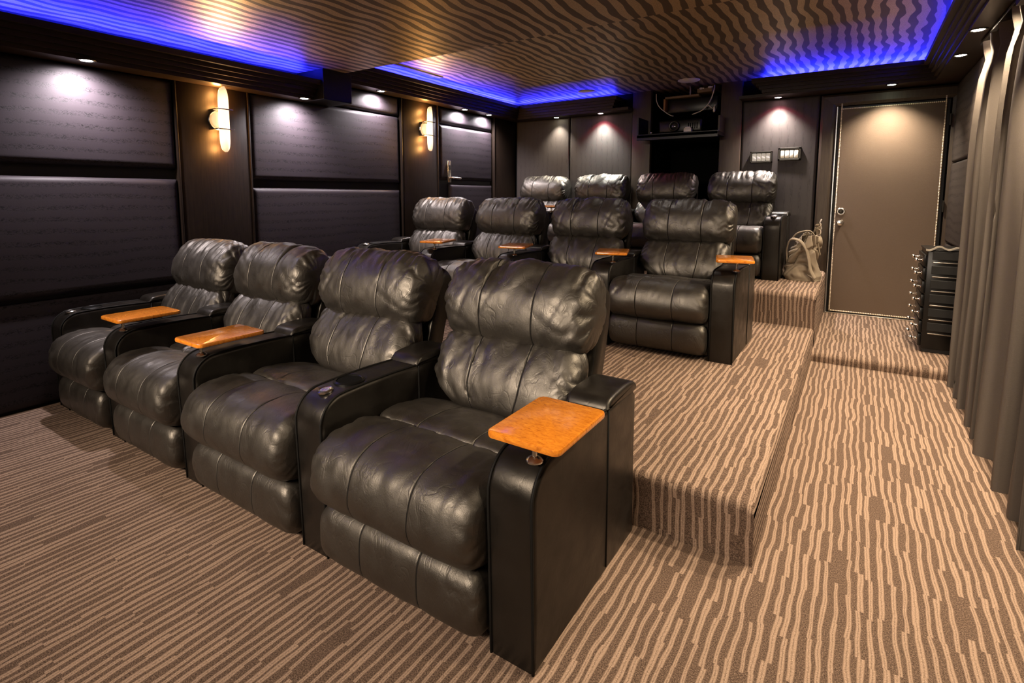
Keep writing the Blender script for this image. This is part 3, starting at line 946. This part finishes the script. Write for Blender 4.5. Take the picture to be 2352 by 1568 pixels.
# ------------------------------------------------------------------ ceiling fittings
for x, y, l in ((-2.03, 4.62, 'round speaker grille in the blue cove ceiling'), (-.90, 4.62, 'round speaker grille in the ceiling above the projector')):
    t = thing('ceiling_speaker', l, 'speaker', (x, y, ZCR), 0, None)
    B().lathe([(.098, -.0), (.098, -.006), (.092, -.010), (.001, -.012)], 36).obj('grille', SPEAKER, t, smooth=True)
    B().lathe([(.108, 0), (.108, -.005), (.099, -.008), (.099, 0)], 36).obj('rim', WHITE, t, smooth=True)
t = thing('slot_vent', 'long slotted air vent in the blue cove ceiling', 'vent', (-2.92, 2.76, ZCR))
B().rbox(-.03, .03, -.36, .36, -.006, 0, .002).obj('vent_frame', BLACK, t)
for k in range(40):
    y = -.34 + k * .0174
    B().box(-.018, .018, y, y + .009, -.010, -.005).obj('slat', WHITE, t)

# ------------------------------------------------------------------ projector niche
ZS = 1.865
t = thing('projector_shelf', 'black projector shelf between the two niche posts', 'shelf', ((NX0 + NX1) / 2, 4.93, ZS))
B().rbox(-.42, .42, -.30, .45, -.035, 0, .004).obj('board', BLACK, t)
B().rbox(-.42, -.40, -.30, .45, 0, .19, .003).obj('side_panel', BLACK, t)
B().rbox(.40, .42, -.22, .45, 0, .16, .003).obj('side_panel', BROWNWOOD, t)
B().rbox(-.42, .42, -.30, -.285, -.06, .006, .003).obj('front_edge', BLACKGLOSS, t)
xc = (NX0 + NX1) / 2
p = thing('projector', 'black projector with round lens on the niche shelf', 'projector', (xc, 4.92, ZS + .004))
B().rbox(-.24, .22, -.12, .28, .015, .155, .02, 3).obj('body', BLACKGLOSS, p, smooth=True)
M = Matrix.Translation((-.06, -.12, .085)) @ Matrix.Rotation(PI / 2, 4, 'X')
lr = B().lathe([(.056, -.01), (.056, .03), (.050, .036), (.042, .034), (.040, .01), (.001, .012)], 30, M).obj('lens_ring', STEEL, p, smooth=True)
B().lathe([(.040, .012), (.030, .020), (.001, .024)], 24, M).obj('lens', GLASSY, lr, smooth=True)
for x in (-.18, .16):
    B().lathe([(.018, 0), (.018, .012), (.012, .018)], 14, Matrix.Translation((x, -.06, 0))).obj('foot', STEEL, p)
for k in range(5):
    B().box(.08 + k * .022, .09 + k * .022, -.124, -.118, .05, .11).obj('vent_slot', VOID, p)
# black equipment box hung above, tan bracket board, leads
e = thing('hanging_equipment_box', 'black box hung under the niche ceiling on a tan board', 'equipment box', (xc + .04, 5.02, 2.115))
B().rbox(-.22, .30, -.08, .25, 0, .145, .008).obj('housing', BLACKGLOSS, e, smooth=True)
TAN = m_wood('tan_board', (.16, .105, .05), (.24, .165, .09), .6, (3, 20, 20))
B().rbox(-.24, .12, -.14, .2, .150, .172, .003).obj('mount_board', TAN, e)
B().rbox(.10, .25, -.14, .2, .185, .225, .003).obj('mount_board', TAN, e)
B().rbox(-.255, -.235, -.14, .1, .02, .15, .003).obj('side_board', m_wood('orange_board', (.22, .095, .03), (.32, .15, .05), .6), e)
B().tube([(0, -.02, .17), (0, -.02, .27)], .012, 10).obj('hanger_rod', CHROME, e, smooth=True)
def wire(pts, r, label, name='cable'):
    P = np.array(pts, float)
    d = []
    n = len(P)
    for i in range(n - 1):
        p0, p1, p2, p3 = P[max(i - 1, 0)], P[i], P[i + 1], P[min(i + 2, n - 1)]
        for s in np.linspace(0, 1, 8, endpoint=(i == n - 2)):
            d.append(.5 * ((2 * p1) + (-p0 + p2) * s + (2 * p0 - 5 * p1 + 4 * p2 - p3) * s * s + (-p0 + 3 * p1 - 3 * p2 + p3) * s ** 3))
    o = B().tube(d, r, 8).obj(name, CABLE, None, smooth='all')
    return tag(o, label, 'cable')
yw = 4.86
wire([(xc + .31, yw + .04, 2.36), (xc + .315, yw, 2.30), (xc + .28, yw - .01, 2.19), (xc + .21, yw - .01, 2.11), (xc + .10, yw + .01, 2.075)], .006, 'pale cable curving down the right side of the niche')
wire([(xc - .30, yw + .03, 2.33), (xc - .285, yw, 2.25), (xc - .24, yw - .01, 2.17), (xc - .14, yw, 2.09), (xc - .10, yw + .02, 2.075)], .005, 'pale cable curving down the left side of the niche')
wire([(xc + .22, yw + .03, 2.14), (xc + .27, yw, 2.15), (xc + .31, yw, 2.12), (xc + .33, yw + .02, 2.16)], .006, 'short pale lead with plugs at the right of the niche')
for x, z, ax, l in ((xc + .20, 2.335, 1, 'white plug in the middle of the tan board'), (xc + .285, 2.34, 1, 'white plug at the right end of the tan board'), (xc + .325, 2.115, 0, 'white plug on the short lead')):
    o = thing('plug', l, 'plug', (x, yw, z))
    Mx = Matrix.Rotation(PI / 2, 4, 'Y') if ax else Matrix()
    B().lathe([(.006, -.03), (.011, -.024), (.011, -.002), (.007, .002), (.007, .016), (.001, .018)], 12, Mx).obj('shell', WHITE, o, smooth=True)
    B().lathe([(.0085, -.036), (.0085, -.030)], 12, Mx).obj('tip', CHROME, o)
o = thing('small_box', 'small cream box beside the projector lens', 'box', (xc + .10, 4.73, ZS + .005))
B().rbox(-.04, .04, -.03, .03, 0, .045, .008).obj('body', WHITE, o, smooth=True)
B().rbox(-.028, .028, -.022, .022, .043, .062, .006).obj('lid', WHITE, o, smooth=True)
o = thing('chrome_ball', 'tiny chrome ball at the left front of the shelf', 'ball', (xc - .27, 4.66, ZS + .006))
B().lathe([(.006, 0), (.010, .004), (.013, .012), (.010, .021), (.001, .025)], 14).obj('ball', CHROME, o, smooth=True)
B().lathe([(.012, -.001), (.012, .003)], 14).obj('base', STEEL, o)

# ------------------------------------------------------------------ curtain
def curtain(y0, y1, x, ztop, seed, label, nf):
    nu, nv = nf * 14, 40
    u = np.linspace(0, 1, nu)[:, None]
    v = np.linspace(0, 1, nv)[None, :]          # 0 top, 1 bottom
    ph = u * nf + .35 * (noise2(u * nf * .8, 3.3, seed) - .5) * 2
    amp = (.050 + .020 * sstep(.02, .3, v)) * (.7 + .5 * noise2(u * nf * .9, 1.7, seed + 4))
    pin = np.exp(-((v - .055) / .03) ** 2)
    amp = amp * (1 - .45 * pin)
    wv_ = np.sin(2 * PI * ph + .5 * np.sin(3 * v + u * 9))
    X = x + amp * np.sign(wv_) * np.abs(wv_) ** .75 + .012 * (fbm(u * nf * 2, v * 3, seed + 9) - .5)
    X = X - .035 * sstep(.5, 1, v) * (noise2(u * nf * .5, 0, seed + 2) - .2)
    Y = y0 + (y1 - y0) * u + .022 * np.sin(4 * PI * ph + 1.1) * (.6 + .4 * v) + 0 * v
    Z = ztop - (ztop - .006) * v + .008 * np.sin(2 * PI * ph) * (v > .98) + 0 * u
    X, Y, Z = np.broadcast_arrays(X, Y, Z)
    t = thing('curtain', label, 'curtain', (0, 0, 0))
    front = np.stack([X, Y, Z], -1)
    back = np.stack([X + .004, Y, Z], -1)
    bl = B()
    bl.grid(front)
    bl.grid(back[::-1])
    for sl in (np.s_[0], np.s_[-1], np.s_[:, 0], np.s_[:, -1]):
        bl.grid(np.stack([front[sl], back[sl]]))
    bl.obj('cloth', CURTAIN, t, smooth='all', fix=False)
    for k in range(nf):
        yy = y0 + (y1 - y0) * (k + .75) / nf
        B().tube([(x + .01, yy, ztop - .03), (x + .018, yy, ztop + .008), (x + .01, yy, ztop + .018), (x, yy, ztop + .014)], .003, 6).obj('hook', STEEL, t)
    return t
curtain(2.70, 3.34, 1.222, 2.125, 4, 'taupe pleated curtain nearest the landing, beside the black chest', 3)
curtain(1.98, 2.62, 1.222, 2.125, 8, 'taupe pleated curtain in the middle of the right wall', 3)
curtain(.30, 1.90, 1.222, 1.935, 15, 'taupe pleated curtain at the right edge of the photo', 7)
for y0, y1, z, l in ((2.0, 3.45, 2.165, 'dark curtain track under the rear right soffit'), (.2, 1.95, 1.972, 'dark curtain track under the front right soffit')):
    t = thing('curtain_track', l, 'curtain track', (1.21, 0, z))
    B().rbox(-.012, .012, y0, y1, -.014, .003, .003).obj('rail', STEEL, t)
    B().rbox(-.018, .018, y0 - .01, y0, -.018, .003, .003).obj('end_cap', BLACK, t)

# ------------------------------------------------------------------ black chest with side knobs
c = thing('drawer_chest', 'tall narrow black chest with silver knobs beside the curtain', 'chest', (1.045, 3.80, HL))
hh = .745
B().rbox(.012, .205, 0, .42, .03, hh, .006).obj('body', BLACKGLOSS, c, smooth=True)
B().rbox(.02, .20, .015, .405, 0, .032, .004).obj('plinth', BLACK, c)
nd = 7
for k in range(nd):
    z0 = .045 + k * (hh - .06) / nd
    z1 = z0 + (hh - .06) / nd - .012
    d = B().rbox(-.006, .014, .012, .408, z0, z1, .004).obj('drawer', BLACKGLOSS, c, smooth=True)
    for y in (.08, .34):
        M = Matrix.Translation((-.005, y, (z0 + z1) / 2)) @ Matrix.Rotation(-PI / 2, 4, 'Y')
        B().lathe([(.012, 0), (.010, .004), (.004, .007), (.004, .014), (.007, .017), (.004, .021), (.004, .026), (.011, .032), (.013, .040), (.009, .048), (.001, .051)], 14, M).obj('knob', CHROME, d, smooth=True)
for k in range(6):
    z = .14 + k * (hh - .12) / 6
    B().rbox(.045, .195, -.006, .002, z, z + .008, .002).obj('metal_strip', CHROME, c)
    B().rbox(.040, .198, -.004, .001, z + .025, z + .085, .002).obj('side_panel', BLACK, c)
A = []
for k in range(25):
    s = k / 24
    zz = hh + .010 + .022 * math.sin(s * PI * 2 - .6) ** 2 + .012 * math.sin(s * PI)
    A.append([(.0 + s * .215, -.014, zz - .012), (.0 + s * .215, -.014, zz), (.0 + s * .215, .004, zz), (.0 + s * .215, .004, zz - .012)])
B().rbox(.004, .210, .0, .425, hh, hh + .012, .003).obj('top_board', BLACKGLOSS, c)
B().grid(np.array(A), cv=True, caps=True).obj('wavy_top', Mat('pale_trim', (.55, .50, .42), .35, .6).m, c, smooth=True)

# ------------------------------------------------------------------ canvas bag
def bag():
    t = thing('canvas_bag', 'crumpled khaki canvas bag slumped between recliner and door casing', 'bag', (.245, 4.28, H2))
    nu, nv = 96, 60
    th = np.linspace(0, 2 * PI, nu, endpoint=False)[:, None]
    v = np.linspace(0, 1, nv)[None, :]
    c, s = np.cos(th), np.sin(th)
    cc = np.sign(c) * np.abs(c) ** .7
    s2 = np.sign(s) * np.abs(s) ** .7
    R = 1.08 - .22 * v - .34 * sstep(.60, 1.0, v)
    R = R * (.90 + .10 * sstep(0, .12, v))
    crease = ridge(c * 2.2 + v * 2.2 + 4, s * 2.2 + v * 3.0 + 7, 3)
    crease2 = ridge(c * 1.3 - v * 3.4 + 14, s * 1.4 + v * 2.2, 8)
    D = .15 * (fbm(c * 1.2 + 5, s * 1.2 + v * 2.4, 2) - .5) - .27 * sstep(.66, 1, crease) * sstep(.0, .25, v) - .24 * sstep(.70, 1, crease2) * sstep(.05, .4, v)
    R = R + D
    X = .138 * cc * R + .03 * v * v - .02 * np.sin(v * 4)
    Y = .155 * s2 * R + .02 * np.sin(v * 5)
    top = .40 + .06 * np.sin(th + .8) + .03 * np.sin(3 * th)
    Z = .002 + v * top + .02 * (fbm(c * 2, s * 2 + v * 3, 6) - .5) * sstep(0, .2, v)
    X, Y, Z = np.broadcast_arrays(X, Y, Z)
    A = np.stack([X, Y, Z], -1)
    inner = A[:, ::-1][:, :26] * np.array([.93, .93, 1]) - np.array([0, 0, .003])
    A2 = np.concatenate([A, inner], 1)
    B().grid(A2, cu=True).add([tuple(p) for p in A[:, 0]], [tuple(range(nu))]).obj('body', CANVAS, t, smooth='all', fix=False)
    def strap(pts, r):
        P = np.array(pts, float)
        d = []
        n = len(P)
        for i in range(n - 1):
            p0, p1, p2, p3 = P[max(i - 1, 0)], P[i], P[i + 1], P[min(i + 2, n - 1)]
            for q in np.linspace(0, 1, 8, endpoint=(i == n - 2)):
                d.append(.5 * ((2 * p1) + (-p0 + p2) * q + (2 * p0 - 5 * p1 + 4 * p2 - p3) * q * q + (-p0 + 3 * p1 - 3 * p2 + p3) * q ** 3))
        B().tube(d, r, 8, flat=.35).obj('handle', CANVAS, t, smooth='all')
    strap([(-.125, -.07, .15), (-.130, -.10, .27), (-.10, -.12, .355), (-.03, -.135, .345), (.02, -.14, .28), (.045, -.145, .20), (.065, -.155, .10), (.10, -.15, .03)], .020)
    strap([(-.10, -.05, .35), (-.06, -.05, .405), (.02, -.05, .43), (.06, -.04, .405), (.095, -.03, .33), (.12, -.03, .22)], .020)
    B().tube([(.09, .05, .40), (.115, .06, .45), (.10, .06, .50), (.112, .06, .53)], .005, 6).obj('drawstring', CABLE, t, smooth='all')
bag()
